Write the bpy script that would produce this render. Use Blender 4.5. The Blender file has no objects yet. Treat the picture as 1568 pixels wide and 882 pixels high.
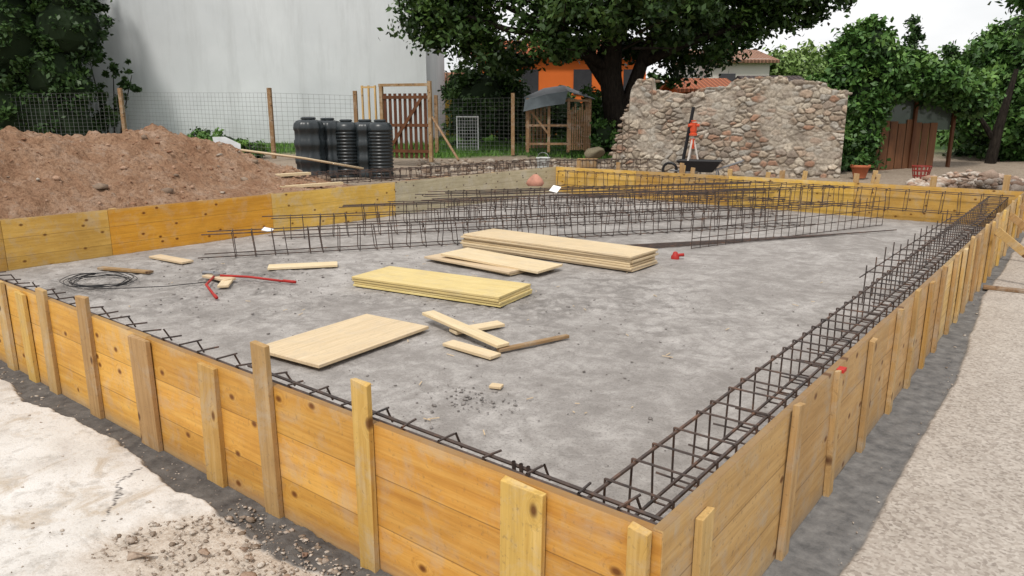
import bpy, bmesh, math, numpy as np, random
from mathutils import Vector, Matrix, noise
random.seed(7); rng=np.random.default_rng(7)
scene=bpy.context.scene
# ---------------------------------------------------------------- helpers
def sm(a):
    a=np.clip(a,0,1); return a*a*(3-2*a)
def link(o,parent=None):
    scene.collection.objects.link(o)
    if parent: o.parent=parent
    return o
def empty(name):
    e=bpy.data.objects.new(name,None); e.empty_display_size=.2
    return link(e)
def mesh_np(name,V,Fq,mat,parent=None,smooth=False,attrs=None,loc=None,rotz=0):
    V=np.asarray(V,dtype=np.float32)
    me=bpy.data.meshes.new(name)
    if isinstance(Fq,np.ndarray):
        n,k=Fq.shape
        me.vertices.add(len(V)); me.vertices.foreach_set('co',V.ravel())
        me.loops.add(n*k); me.loops.foreach_set('vertex_index',Fq.astype(np.int32).ravel())
        me.polygons.add(n); me.polygons.foreach_set('loop_start',np.arange(n,dtype=np.int32)*k)
        me.polygons.foreach_set('loop_total',np.full(n,k,dtype=np.int32))
        me.update(calc_edges=True)
    else:
        me.from_pydata([tuple(map(float,v)) for v in V],[],Fq); me.update()
    if smooth: me.polygons.foreach_set('use_smooth',np.ones(len(me.polygons),dtype=bool))
    if attrs:
        for an,arr in attrs.items():
            arr=np.asarray(arr,dtype=np.float32)
            if arr.ndim==1:
                a=me.attributes.new(an,'FLOAT','POINT'); a.data.foreach_set('value',arr)
            else:
                a=me.attributes.new(an,'FLOAT_COLOR','POINT')
                c=np.ones((len(arr),4),dtype=np.float32); c[:,:3]=arr; a.data.foreach_set('color',c.ravel())
    me.materials.append(mat)
    o=bpy.data.objects.new(name,me)
    if loc is not None: o.location=loc
    o.rotation_euler[2]=rotz
    return link(o,parent)
class MB:
    def __init__(s): s.v=[]; s.f=[]
    def tube(s,p0,p1,r,n=6,r1=None,cap=False):
        p0=Vector(p0);p1=Vector(p1);d=p1-p0
        if d.length<1e-6: return
        d.normalize(); a=d.orthogonal().normalized(); b=d.cross(a); r1=r if r1 is None else r1
        i=len(s.v)
        for k in range(n):
            t=2*math.pi*k/n; w=a*math.cos(t)+b*math.sin(t)
            s.v.append(p0+w*r); s.v.append(p1+w*r1)
        for k in range(n):
            j=(k+1)%n; s.f.append((i+2*k,i+2*j,i+2*j+1,i+2*k+1))
        if cap:
            s.f.append(tuple(i+2*k for k in range(n))[::-1]); s.f.append(tuple(i+2*k+1 for k in range(n)))
    def path(s,pts,rad,n=8):
        pts=[Vector(p) for p in pts]
        if not hasattr(rad,'__len__'): rad=[rad]*len(pts)
        i0=len(s.v); a=None
        for q,p in enumerate(pts):
            d=(pts[min(q+1,len(pts)-1)]-pts[max(q-1,0)]).normalized()
            a=d.orthogonal().normalized() if a is None else (a-d*a.dot(d)).normalized()
            b=d.cross(a)
            for k in range(n):
                t=2*math.pi*k/n; s.v.append(p+(a*math.cos(t)+b*math.sin(t))*rad[q])
        for q in range(len(pts)-1):
            for k in range(n):
                j=(k+1)%n
                s.f.append((i0+q*n+k,i0+q*n+j,i0+(q+1)*n+j,i0+(q+1)*n+k))
        s.f.append(tuple(i0+k for k in range(n))[::-1]); m=len(pts)-1
        s.f.append(tuple(i0+m*n+k for k in range(n)))
    def box(s,c,d,M=None):
        i=len(s.v); c=Vector(c)
        for z in (-.5,.5):
            for x,y in ((-.5,-.5),(.5,-.5),(.5,.5),(-.5,.5)):
                v=Vector((x*d[0],y*d[1],z*d[2]))
                if M: v=M@v
                s.v.append(c+v)
        for f in ((3,2,1,0),(4,5,6,7),(0,1,5,4),(1,2,6,5),(2,3,7,6),(3,0,4,7)): s.f.append(tuple(i+k for k in f))
    def revolve(s,c,prof,n=24,flute=0,nf=8):
        i=len(s.v)
        for z,r in prof:
            for k in range(n):
                t=2*math.pi*k/n; rr=r*(1+flute*math.cos(nf*t)); s.v.append(Vector(c)+Vector((rr*math.cos(t),rr*math.sin(t),z)))
        for q in range(len(prof)-1):
            for k in range(n):
                j=(k+1)%n; s.f.append((i+q*n+k,i+q*n+j,i+(q+1)*n+j,i+(q+1)*n+k))
        m=len(prof)-1; s.f.append(tuple(i+m*n+k for k in range(n)))
    def obj(s,name,mat,parent=None,smooth=False,bevel=0,loc=None,rotz=0):
        o=mesh_np(name,np.array([tuple(v) for v in s.v]),s.f,mat,parent,smooth,loc=loc,rotz=rotz)
        if bevel:
            m=o.modifiers.new('b','BEVEL'); m.width=bevel; m.segments=2; m.limit_method='ANGLE'
        return o
def Rz(a): return Matrix.Rotation(a,3,'Z')
def grid(xs,ys,zf):
    X,Y=np.meshgrid(xs,ys,indexing='xy'); Z=zf(X,Y)
    V=np.stack([X.ravel(),Y.ravel(),Z.ravel()],1)
    nx,ny=len(xs),len(ys); i=(np.arange(ny-1)[:,None]*nx+np.arange(nx-1)[None,:]).ravel()
    return V,np.stack([i,i+1,i+nx+1,i+nx],1),X,Y
def vnoise(X,Y,s,seed=0,oct=4,pers=.5):
    out=np.zeros_like(X,dtype=float); amp=1; tot=0
    for o in range(oct):
        r=np.random.default_rng(seed*17+o); T=r.random((256,256))
        x=X*s*2**o+37.3*o+500; y=Y*s*2**o+11.7*o+500
        xi=np.floor(x).astype(int);yi=np.floor(y).astype(int);fx=x-xi;fy=y-yi
        fx=fx*fx*(3-2*fx);fy=fy*fy*(3-2*fy)
        a=T[xi%256,yi%256];b=T[(xi+1)%256,yi%256];c=T[xi%256,(yi+1)%256];d=T[(xi+1)%256,(yi+1)%256]
        out+=amp*((a*(1-fx)+b*fx)*(1-fy)+(c*(1-fx)+d*fx)*fy); tot+=amp; amp*=pers
    return out/tot*2-1
# ---------------------------------------------------------------- node helpers
class NT:
    def __init__(s,name,rough=.8,spec=.3):
        s.m=bpy.data.materials.new(name); s.m.use_nodes=True; s.t=s.m.node_tree; s.b=s.t.nodes['Principled BSDF']
        s.b.inputs['Roughness'].default_value=rough
        s.b.inputs['Specular IOR Level'].default_value=spec
    def n(s,typ,**kw):
        nd=s.t.nodes.new(typ)
        for k,v in kw.items(): setattr(nd,k,v)
        return nd
    def l(s,a,b): s.t.links.new(a,b)
    def coord(s,kind='Object',scale=(1,1,1),rand=False):
        tc=s.n('ShaderNodeTexCoord'); out=tc.outputs[kind]
        if rand:
            oi=s.n('ShaderNodeObjectInfo'); m=s.n('ShaderNodeMath',operation='MULTIPLY'); m.inputs[1].default_value=57.; s.l(oi.outputs['Random'],m.inputs[0])
            va=s.n('ShaderNodeVectorMath',operation='ADD'); s.l(out,va.inputs[0]); s.l(m.outputs[0],va.inputs[1]); out=va.outputs[0]
        mp=s.n('ShaderNodeVectorMath',operation='MULTIPLY'); mp.inputs[1].default_value=scale; s.l(out,mp.inputs[0])
        return mp.outputs[0]
    def noise(s,vec,scale,detail=4,rough=.55,dist=0):
        nd=s.n('ShaderNodeTexNoise'); nd.inputs['Scale'].default_value=scale; nd.inputs['Detail'].default_value=detail
        nd.inputs['Roughness'].default_value=rough; nd.inputs['Distortion'].default_value=dist; s.l(vec,nd.inputs['Vector']); return nd.outputs['Fac']
    def ramp(s,fac,stops):
        r=s.n('ShaderNodeValToRGB'); e=r.color_ramp.elements
        while len(e)<len(stops): e.new(.5)
        for el,(p,c) in zip(e,stops):
            el.position=p; el.color=(c[0],c[1],c[2],1) if hasattr(c,'__len__') else (c,c,c,1)
        s.l(fac,r.inputs[0]); return r.outputs[0]
    def mix(s,fac,a,b,mode='MIX'):
        m=s.n('ShaderNodeMix',data_type='RGBA',blend_type=mode)
        for inp,v in ((m.inputs[0],fac),(m.inputs[6],a),(m.inputs[7],b)):
            if hasattr(v,'is_linked'): s.l(v,inp)
            elif hasattr(v,'__len__'): inp.default_value=(v[0],v[1],v[2],1)
            else: inp.default_value=v
        return m.outputs[2]
    def math(s,op,a,b=0.,c=None):
        m=s.n('ShaderNodeMath',operation=op)
        for i,v in enumerate((a,b) if c is None else (a,b,c)):
            if hasattr(v,'is_linked'): s.l(v,m.inputs[i])
            else: m.inputs[i].default_value=v
        return m.outputs[0]
    def bump(s,h,strength=.5,dist=.01):
        b=s.n('ShaderNodeBump'); b.inputs['Strength'].default_value=strength; b.inputs['Distance'].default_value=dist
        s.l(h,b.inputs['Height']); s.l(b.outputs[0],s.b.inputs['Normal'])
    def col(s,c):
        if hasattr(c,'is_linked'): s.l(c,s.b.inputs['Base Color'])
        else: s.b.inputs['Base Color'].default_value=(c[0],c[1],c[2],1)
    def attr(s,name):
        a=s.n('ShaderNodeAttribute'); a.attribute_name=name; return a
def simple(name,c,rough=.7,var=.25,scale=6,spec=.3,metal=0,bump=.2):
    t=NT(name,rough,spec); v=t.coord(); n=t.noise(v,scale,4,.6)
    t.col(t.mix(n,tuple(x*(1-var) for x in c),tuple(min(1,x*(1+var)) for x in c))); t.b.inputs['Metallic'].default_value=metal
    return t.m
def wood(name,dark,mid,light,seam=0,knots=True,grey=0.,stain=.35,rough=.65,gs=1.,axis='x',vr=.3):
    t=NT(name,rough,.25)
    sc=(1.3,26,26) if axis=='x' else (26,26,1.3)
    raw=t.coord(rand=True)
    tc=t.n('ShaderNodeTexCoord'); sx=t.n('ShaderNodeSeparateXYZ'); t.l(tc.outputs['Object'],sx.inputs[0])
    oi=t.n('ShaderNodeObjectInfo')
    vm=t.n('ShaderNodeVectorMath',operation='MULTIPLY'); vm.inputs[1].default_value=tuple(q*gs for q in sc); t.l(raw,vm.inputs[0])
    if knots:
        sr=t.n('ShaderNodeSeparateXYZ'); t.l(raw,sr.inputs[0]); cb=t.n('ShaderNodeCombineXYZ')
        if axis=='x': t.l(t.math('MULTIPLY',sr.outputs[0],.7),cb.inputs[0]); t.l(sr.outputs[2],cb.inputs[1])
        else: t.l(sr.outputs[0],cb.inputs[0]); t.l(t.math('MULTIPLY',sr.outputs[2],.6),cb.inputs[1])
        vo=t.n('ShaderNodeTexVoronoi',voronoi_dimensions='2D'); vo.inputs['Scale'].default_value=6.0; t.l(cb.outputs[0],vo.inputs['Vector'])
        d=vo.outputs['Distance']; sep=t.n('ShaderNodeSeparateColor'); t.l(vo.outputs['Color'],sep.inputs[0])
        has=t.math('GREATER_THAN',sep.outputs[0],.62)
        w=t.math('MULTIPLY',t.math('MULTIPLY',t.math('SUBTRACT',1.,t.math('MINIMUM',t.math('MULTIPLY',d,3.2),1.)),has),1.6)
    va=t.n('ShaderNodeVectorMath',operation='ADD'); t.l(vm.outputs[0],va.inputs[0])
    if knots: t.l(w,va.inputs[1])
    g=t.noise(va.outputs[0],1.0,5,.6,.35)
    c=t.ramp(g,[(.15,dark),(.5,mid),(.85,light)])
    g2=t.noise(va.outputs[0],3.5,2,.6,.2)
    c=t.mix(t.ramp(g2,[(.33,.22),(.55,0.)]),c,tuple(x*.55 for x in dark))
    big=t.noise(raw,1.6,5,.65,.5)
    c=t.mix(t.math('MULTIPLY',t.ramp(big,[(.44,0.),(.72,1.)]),stain),c,tuple(x*.75 for x in dark))
    c=t.mix(t.math('MULTIPLY',t.ramp(big,[(.28,1.),(.42,0.)]),grey),c,tuple(min(1,x*1.08+.03) for x in light))
    big2=t.noise(raw,4.3,6,.72,.4)
    c=t.mix(t.math('MULTIPLY',t.ramp(big2,[(.5,0.),(.66,1.)]),grey),c,(.45,.40,.33))
    sp=t.noise(raw,45,3,.6); c=t.mix(t.math('MULTIPLY',t.ramp(sp,[(.6,0.),(.72,1.)]),grey),c,(.13,.09,.06))
    hv=t.n('ShaderNodeHueSaturation'); t.l(c,hv.inputs['Color'])
    val=t.math('MULTIPLY_ADD',oi.outputs['Random'],vr,1-vr*.6)
    if seam:
        wn=t.n('ShaderNodeTexWhiteNoise',noise_dimensions='1D'); t.l(t.math('ADD',t.math('FLOOR',t.math('DIVIDE',sx.outputs[2],seam)),t.math('MULTIPLY',oi.outputs['Random'],91.)),wn.inputs['W'])
        val=t.math('ADD',val,t.math('MULTIPLY_ADD',wn.outputs['Value'],.2,-.1))
        zt=t.math('ADD',sx.outputs[2],t.math('MULTIPLY_ADD',big2,.22,-.11))
        c2=t.mix(t.math('MULTIPLY',t.ramp(zt,[(.0,.7),(.10,0.)]),.7),c,(.27,.24,.21)); c2=t.mix(t.ramp(zt,[(.67,0.),(.78,.5)]),c2,(.62,.48,.30)); t.l(c2,hv.inputs['Color'])
    t.l(val,hv.inputs['Value']); t.l(t.math('MULTIPLY_ADD',oi.outputs['Random'],.014,.496),hv.inputs['Hue'])
    c=hv.outputs[0]
    if knots:
        k=t.math('MULTIPLY',t.ramp(d,[(.045,1.),(.085,.65),(.13,0.)]),has)
        c=t.mix(k,c,tuple(x*f for x,f in zip(dark,(.34,.28,.32))))
    h=g2
    if seam:
        fr=t.math('FRACT',t.math('DIVIDE',sx.outputs[2],seam))
        dd=t.math('ABSOLUTE',t.math('SUBTRACT',fr,.5)); ln=t.ramp(dd,[(.485,0.),(.495,1.)])
        c=t.mix(t.math('MULTIPLY',ln,.6),c,(.10,.05,.02))
    t.col(c); t.bump(h,.3,.003)
    return t.m
M_front=wood('formwork_wood',(.47,.20,.035),(.64,.32,.065),(.72,.42,.12),seam=.2383,stain=.38,grey=.32,rough=.6)
M_pale=wood('formwork_wood_pale',(.44,.25,.09),(.60,.37,.145),(.68,.46,.22),seam=.2383,stain=.38,grey=.5)
M_left=wood('formwork_wood_deep',(.48,.25,.045),(.63,.37,.085),(.70,.46,.15),seam=.2383,stain=.5,grey=.35,vr=.4)
M_leftO=wood('formwork_wood_orange',(.46,.17,.02),(.60,.25,.03),(.66,.32,.05),seam=.2383,stain=.45,grey=.2)
M_grey=wood('formwork_wood_grey',(.33,.27,.17),(.45,.38,.26),(.53,.46,.34),seam=.2383,stain=.4,grey=.6)
M_stake=wood('stake_wood',(.33,.19,.075),(.50,.31,.13),(.60,.41,.21),stain=.45,grey=.45,axis='z',rough=.75)
M_stakeY=wood('stake_wood_yellow',(.42,.22,.05),(.56,.34,.10),(.64,.42,.17),stain=.4,grey=.4,axis='z')
M_board=wood('board_wood',(.58,.43,.26),(.68,.53,.34),(.75,.60,.42),stain=.2,grey=.25,knots=False,vr=.2)
M_yboard=wood('yellow_board',(.64,.48,.19),(.75,.59,.26),(.80,.67,.36),stain=.2,grey=.2,knots=False,vr=.25)
M_old=wood('old_wood',(.2,.11,.05),(.3,.18,.09),(.4,.26,.14),stain=.5,grey=.5)
M_brown=wood('gate_wood',(.06,.02,.01),(.12,.045,.02),(.18,.07,.035),stain=.4,axis='z',knots=False)
t=NT('rebar_steel',.6,.45); v=t.coord(); t.col(t.ramp(t.noise(v,9,4,.7),[(.35,(.035,.028,.026)),(.55,(.075,.05,.04)),(.72,(.17,.085,.05))])); M_rebar=t.m
def obox(name,c,d,mat,parent=None,rot=(0,0,0),bevel=.004):
    b=MB(); b.box((0,0,0),d); o=b.obj(name,mat,parent,bevel=bevel); o.location=c; o.rotation_euler=rot; return o
# ---------------------------------------------------------------- terrain
def T(x,y):
    a=np.maximum(sm((-x-9.7)/1.0)*sm((y+1)/3),sm((y-13.3)/.8))
    return .45*a+.45*sm((np.hypot(x-.9,y+1.9)-20)/14)*a
def Tz(x,y): return float(T(np.array(float(x)),np.array(float(y))))
xs=np.concatenate([-np.geomspace(600,42,14),np.arange(-41,-6,.25),np.arange(-6,8,.25),np.geomspace(8.2,600,18)])
ys=np.concatenate([-np.geomspace(600,8,14),np.arange(-7.5,42,.25),np.geomspace(42.5,900,16)])
def gz(X,Y):
    inside=(X>-9.75)&(X<.4)&(Y>-.2)&(Y<13.3)
    z=T(X,Y)+np.where(inside,0,.05*vnoise(X,Y,1.1,3)*sm((np.maximum(-X-9.7,Y-13.2))/1.5))
    return z-.03
def lawnf(x,y):
    nzz=vnoise(x,y,.35,5)
    return sm((-.55*(x+12)+.83*(y-17)-1.2+nzz*1.2)/1.2)*sm((y-8)/3)*sm((-x-6.8)/2.0)
V,Fq,X,Y=grid(xs,ys,gz)
dist=np.hypot(X-.9,Y+1.9)
lawn=np.maximum(lawnf(X,Y),sm((dist-26)/5)*sm((X+12)/4)); lawn=np.maximum(lawn,sm((dist-34)/6))
g=NT('ground_soil',.95,.1); v=g.coord()
n1=g.noise(v,3,6,.65); n2=g.noise(v,22,5,.7)
dirt=g.mix(g.ramp(n2,[(.3,0.),(.7,1.)]),g.ramp(n1,[(.3,(.17,.12,.08)),(.7,(.32,.25,.18))]),(.38,.32,.26))
gr=g.ramp(g.noise(v,9,5,.7),[(.3,(.03,.07,.015)),(.7,(.09,.17,.04))])
g.col(g.mix(g.attr('lawn').outputs['Fac'],dirt,gr)); g.bump(n2,.8,.05)
mesh_np('ground',V,Fq,g.m,smooth=True,attrs={'lawn':lawn.ravel()})

# slab
W,L,h=9.63,13.17,.715; SZ=.08
def rough_mask(X,Y):
    m=np.exp(-(((X+6.6)/1.7)**2+((Y-2.9)/1.2)**2))+.9*np.exp(-(((X+2.2)/.35)**2+((Y-1.65)/.25)**2))+.7*np.exp(-(((X+3.4)/1.3)**2+((Y-3.9)/.8)**2))+.7*np.exp(-(((X+8)/1.1)**2+((Y-1.3)/.9)**2))+.5*np.exp(-(((X+2)/.7)**2+((Y-4.8)/.6)**2))+.55*np.exp(-(((X+3.0)/1.6)**2+((Y-5.4)/.5)**2))
    return np.clip(m,0,1)*sm((vnoise(X,Y,1.9,55,5,.6)+.25)/.45)
def sz(X,Y):
    rm=rough_mask(X,Y)
    return SZ+.008*vnoise(X,Y,1.3,9,5)+.005*vnoise(X,Y,12,11,3)+.034*rm*np.abs(vnoise(X,Y,8,57,3,.65))+.014*rm*vnoise(X,Y,24,58,1)
V,Fq,X,Y=grid(np.linspace(-W+.012,-.012,640),np.linspace(.012,L-.012,800),sz)
c=NT('slab_concrete',.8,.25); v=c.coord()
n1=c.noise(v,.7,5,.65,.8); n2=c.noise(v,6,6,.72,.4); n3=c.noise(v,60,4,.75); n4=c.noise(v,1.9,6,.72,1.2)
vs=c.coord(scale=(9,1.0,1)); n5=c.noise(vs,1.6,5,.65,.8)
base=c.ramp(n1,[(.34,(.285,.262,.243)),(.5,(.40,.372,.348)),(.66,(.475,.445,.42))])
base=c.mix(c.ramp(n2,[(.38,.6),(.56,0.)]),base,(.22,.20,.184))
base=c.mix(c.ramp(n2,[(.56,0.),(.72,.5)]),base,(.55,.52,.49))
base=c.mix(c.ramp(n4,[(.5,0.),(.62,.6)]),base,(.24,.218,.2))
base=c.mix(c.ramp(n5,[(.34,.5),(.48,0.)]),base,(.29,.267,.248))
base=c.mix(c.ramp(n3,[(.36,.6),(.48,0.)]),base,(.17,.155,.142))
rm=c.attr('rm').outputs['Fac']
base=c.mix(c.math('MULTIPLY',rm,c.ramp(n2,[(.38,.85),(.58,.05)])),base,(.14,.127,.116))
c.col(base)
c.bump(c.math('ADD',n2,n3),.7,.018)
mesh_np('concrete_slab',V,Fq,c.m,smooth=True,attrs={'rm':rough_mask(X,Y).ravel()})

# ---------------------------------------------------------------- rocks
bm=bmesh.new(); bmesh.ops.create_icosphere(bm,subdivisions=2,radius=1); ICO=np.array([v.co[:] for v in bm.verts]); ICF=np.array([[v.index for v in f.verts] for f in bm.faces]); bm.free()
bm=bmesh.new(); bmesh.ops.create_icosphere(bm,subdivisions=1,radius=1); ICO1=np.array([v.co[:] for v in bm.verts]); ICF1=np.array([[v.index for v in f.verts] for f in bm.faces]); bm.free()
def rocks(name,P,S,mat,parent=None,flat=.6,fine=False,cut=(.45,.8)):
    I,Fc=(ICO,ICF) if fine else (ICO1,ICF1); n=len(P); k=len(I)
    V=np.repeat(I[None],n,0).copy()
    for q in range(9 if fine else 6):
        dd=rng.normal(0,1,(n,3)); dd/=np.linalg.norm(dd,axis=1)[:,None]; lim=rng.uniform(cut[0],cut[1],n)
        pr=np.einsum('nkj,nj->nk',V,dd); ex=np.maximum(pr-lim[:,None],0); V-=ex[...,None]*dd[:,None,:]
    V=V*(1+rng.normal(0,.05 if not fine else .02,(n,k,1)))
    sc=np.stack([rng.uniform(.8,1.5,n),rng.uniform(.7,1.2,n),rng.uniform(.6,1.1,n)*flat],1)*np.asarray(S)[:,None]
    V=V*sc[:,None,:]
    a=rng.uniform(0,6.28,n); ca,sa=np.cos(a)[:,None],np.sin(a)[:,None]
    x=V[...,0]*ca-V[...,1]*sa; y=V[...,0]*sa+V[...,1]*ca; V=np.stack([x,y,V[...,2]],2)
    V+=np.asarray(P)[:,None,:]
    Fa=(Fc[None]+np.arange(n)[:,None,None]*k).reshape(-1,3)
    tone=np.repeat(rng.random(n),k)
    return mesh_np(name,V.reshape(-1,3),Fa,mat,parent,attrs={'tone':tone})
def rockmat(name,a,b,c3):
    t=NT(name,.9,.15); v=t.coord(); n=t.noise(v,25,4,.7)
    t.col(t.mix(t.ramp(n,[(.35,.5),(.6,0.)]),t.ramp(t.attr('tone').outputs['Fac'],[(.0,a),(.5,b),(1.,c3)]),tuple(x*.6 for x in a))); t.bump(n,.6,.02); return t.m
M_rock=rockmat('rock_mix',(.20,.14,.10),(.36,.28,.21),(.5,.45,.38))
M_clod=rockmat('soil_clod',(.26,.14,.085),(.36,.21,.13),(.46,.31,.22))
M_crumb=rockmat('concrete_crumb',(.15,.135,.125),(.26,.235,.22),(.38,.35,.33))
M_rub=rockmat('rubble',(.20,.15,.11),(.42,.35,.29),(.6,.54,.47))
P=[];S=[]
for cx,cy,sx,sy,n in ((-6.2,3.2,1.4,.9,480),(-7.2,1.8,1.2,.8,360),(-2.4,1.3,.5,.4,60),(-3.2,3.6,1.5,1.0,220),(-5,5,2.5,2.5,200),(-2.2,1.65,.16,.1,120),(-1.4,2.2,.8,1.5,30)):
    x=np.clip(rng.normal(cx,sx,n),-9.4,-.5); y=np.clip(rng.normal(cy,sy,n),.5,12.5)
    P+=list(zip(x,y,np.full(n,SZ+.008))); S+=list(rng.gamma(2,.0028,n)+.002)
rocks('concrete_crumbs',np.array(P),S,M_crumb,flat=.5)
b=MB()
for k in range(60):
    x,y=rng.uniform(-8,-1.2),rng.uniform(1,7); a=rng.uniform(0,3.14); l=rng.uniform(.02,.09)
    b.box((x,y,SZ+.016),(l,.007,.004),Rz(a))
b.obj('wood_slivers',M_board)

# ---------------------------------------------------------------- formwork
def panel(parent,length,mat,hh=h,th=.036):
    b=MB(); b.box((length/2,0,hh/2),(length-.004,th,hh)); return b.obj('panel',mat,parent,bevel=.003)
fw=empty('formwork_wall')
x=0
segs=[1.36,2.0,1.9,2.0,2.3]
for i,s in enumerate(segs):
    x-=s
    if i==len(segs)-1: s=x+s+W; x=-W
    o=panel(fw,s,M_front); o.location=(x,.018,random.uniform(-.006,.006))
def stake(parent,x,y,w,z0,z1,mat,face='f',lean=0,th=.03):
    b=MB(); Hh=z1-z0; b.box((0,0,Hh/2),(w,th,Hh))
    for q in b.v:
        if q.z>Hh*.9: q.z+=random.uniform(-.008,.008)
        q.x+=random.uniform(-.003,.003)
    o=b.obj('stake',mat,parent,bevel=.003)
    o.location=(x,y,z0); o.rotation_euler=(random.uniform(-.01,.01),lean,0 if face=='f' else math.pi/2)
    return o
for sx,w,top,m in ((-7.4,.15,.75,M_stake),(-6.8,.15,.72,M_stake),(-6.2,.15,.75,M_stakeY),(-5.68,.15,.74,M_stake),(-5.24,.14,.70,M_stakeY),(-4.85,.14,.79,M_stake),(-4.16,.15,.84,M_stake),(-3.40,.22,.705,M_stake),(-2.67,.17,.70,M_stakeY),(-2.125,.12,.92,M_stake),(-1.40,.10,.90,M_stakeY),(-.549,.19,.71,M_stakeY),(-.075,.07,.72,M_stakeY)):
    stake(fw,sx,-.018,w,-.05,top,m,lean=random.uniform(-.02,.02))
fr=empty('formwork_wall')
y=0
for s in (1.25,1.9,2.0,2.0,2.0,2.0,2.02):
    o=panel(fr,s,M_pale); o.rotation_euler[2]=math.pi/2; o.location=(-.018,y+.002,random.uniform(-.006,.006)); y+=s
for sy,w,top in ((.28,.10,.66),(1.22,.09,.75),(1.95,.08,.72),(2.63,.09,.71),(3.35,.08,.74),(3.95,.09,.76),(4.5,.08,.72),(5.04,.09,.75),(5.69,.08,.77),(6.2,.08,.74),(6.66,.09,.8),(7.3,.08,.75),(7.87,.09,.78),(8.4,.08,.75),(8.88,.09,.8),(9.7,.09,.76),(10.6,.09,.8),(11.6,.09,.78),(12.6,.09,.8)):
    o=stake(fr,.018,sy,w,-.04,top,random.choice([M_stake,M_stakeY,M_stake]),'r')
    o.rotation_euler[1]=random.uniform(-.05,.05)
pm=MB(); pm.box((0,0,0),(.035,.06,.018)); pm.obj('paint_mark',simple('red_paint',(.45,.03,.02),.7),fr,loc=(.018,1.955,.712))
fl=empty('formwork_wall')
for y0,y1,m in ((-.0,1.24,M_left),(1.24,2.51,M_left),(2.51,5.08,M_leftO),(5.08,7.8,M_left),(7.8,10.7,M_grey),(10.7,13.17,M_grey)):
    o=panel(fl,y1-y0,m); o.rotation_euler[2]=math.pi/2; o.location=(-W-.018,y0,0)
for y0 in (1.3,2.6,3.9,5.1,6.5,7.9,9.3,10.8,12):
    stake(fl,-W-.053,y0,.1,0,.72,M_stake,'r')
fb=empty('formwork_wall')
for x0,x1 in ((-9.66,-7.4),(-7.4,-5.2),(-5.2,-2.7),(-2.7,.03)):
    o=panel(fb,x1-x0,M_left); o.location=(x0,L+.018,0)
for x0 in (-9,-7.9,-6.3,-5.2,-4.1,-2.7,-1.4,-.3):
    stake(fb,x0,L+.053,.1,0,random.uniform(.8,.98),M_stake)

# ---------------------------------------------------------------- rebar cages
def cage(b,p0,p1,w,hh,step,r=.006,rs=.004,nl=2,ext=.1,jit=.0,hook=True,n=5):
    p0=Vector(p0);p1=Vector(p1);d=(p1-p0);Ln=d.length;d.normalize();s=Vector((-d.y,d.x,0)).normalized();up=Vector((0,0,1))
    for i in range(nl):
        a=-w/2+w*i/(nl-1)
        for z in (0,hh):
            e0=random.uniform(0,ext);e1=random.uniform(0,ext)
            b.tube(p0+s*a+up*z-d*e0,p1+s*a+up*z+d*e1,r,n)
    k=int(Ln/step)
    for i in range(k+1):
        q=p0+d*(i*step+random.uniform(-jit,jit)); tl=d*random.uniform(-jit,jit)
        o=r+rs
        c=[q-s*(w/2+o)-up*o,q+s*(w/2+o)-up*o,q+s*(w/2+o)+up*(hh+o)+tl,q-s*(w/2+o)+up*(hh+o)+tl]
        for j in range(4): b.tube(c[j],c[(j+1)%4],rs,n)
        if hook: b.tube(c[3],c[3]+s*.05-up*.06,rs,n)
b=MB(); cage(b,(-.27,.14,.36),(-.36,12.9,.36),.26,.25,.205,.0085,.0055,nl=2,jit=.02)
for i in range(37):
    yy=.3+i*.34+random.uniform(-.04,.04); b.tube((-.5-random.uniform(0,.06),yy,.355),(-.06,yy+random.uniform(-.04,.04),.352),.0055,5)
for i in range(14):
    yy=5.2+i*.36; b.tube((-.62,yy,.3),(-.62,yy+.02,.66+random.uniform(-.03,.08)),.006,5); b.tube((-.62,yy,.6),(-.4,yy,.61),.006,5)
b.tube((-.62,5,.42),(-.62,11,.42),.006,5); b.tube((-.62,5,.58),(-.62,10,.58),.006,5)
b.obj('rebar_cage',M_rebar)
b=MB()
b.tube((-9.4,.10,.675),(.0-.05,.105,.665),.009,6); b.tube((-9.4,.27,.50),(-.1,.26,.50),.008,6)
b.tube((-9.4,.10,.42),(-.1,.10,.42),.008,6)
for i in range(44):
    xx=-9.3+i*.212+random.uniform(-.03,.03); o=random.uniform(-.03,.03)
    b.tube((xx,.085,.69),(xx+o,.2+random.uniform(-.02,.03),.682),.0055,5); b.tube((xx,.085,.69),(xx,.085,.4),.0055,5)
    b.tube((xx+o,.2,.682),(xx+o*1.5,.24,.60),.0055,5) if i%2 else b.tube((xx,.085,.686),(xx-.02,.28,.49),.0055,5)
b.tube((-2.5,.13,.69),(-.02,.14,.67),.008,6)
for k in range(3): b.tube((-.62-.035*k,.12,.70),(-.62-.035*k,.13,.58),.008,6)
b.obj('rebar_cage',M_rebar)
b=MB(); cage(b,(-9.3,12.92,.3),(-.2,12.92,.3),.3,.34,.28,.008,.006,n=4,jit=.03)
b.obj('rebar_cage',M_rebar)
st=empty('rebar_cage_stack')
for p0,p1,w,hh in (((-8.24,3.55,.11),(-3.1,11.3,.11),.28,.31),((-8.95,4.9,.11),(-3.8,12.2,.11),.28,.31),((-9.15,6.6,.11),(-5.2,12.5,.11),.28,.31),
    ((-6.6,6.2,.45),(-2.75,12.0,.44),.25,.28),((-7.6,7.2,.45),(-4.4,11.8,.45),.22,.26)):
    b2=MB(); cage(b2,p0,p1,w,hh,.235,.0085,.006,n=4,jit=.04,ext=.5); b2.obj('cage',M_rebar,st)
b2=MB()
p0=Vector((-3.55,7.9,.1)); p1=Vector((-1.93,12.1,.1))
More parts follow.
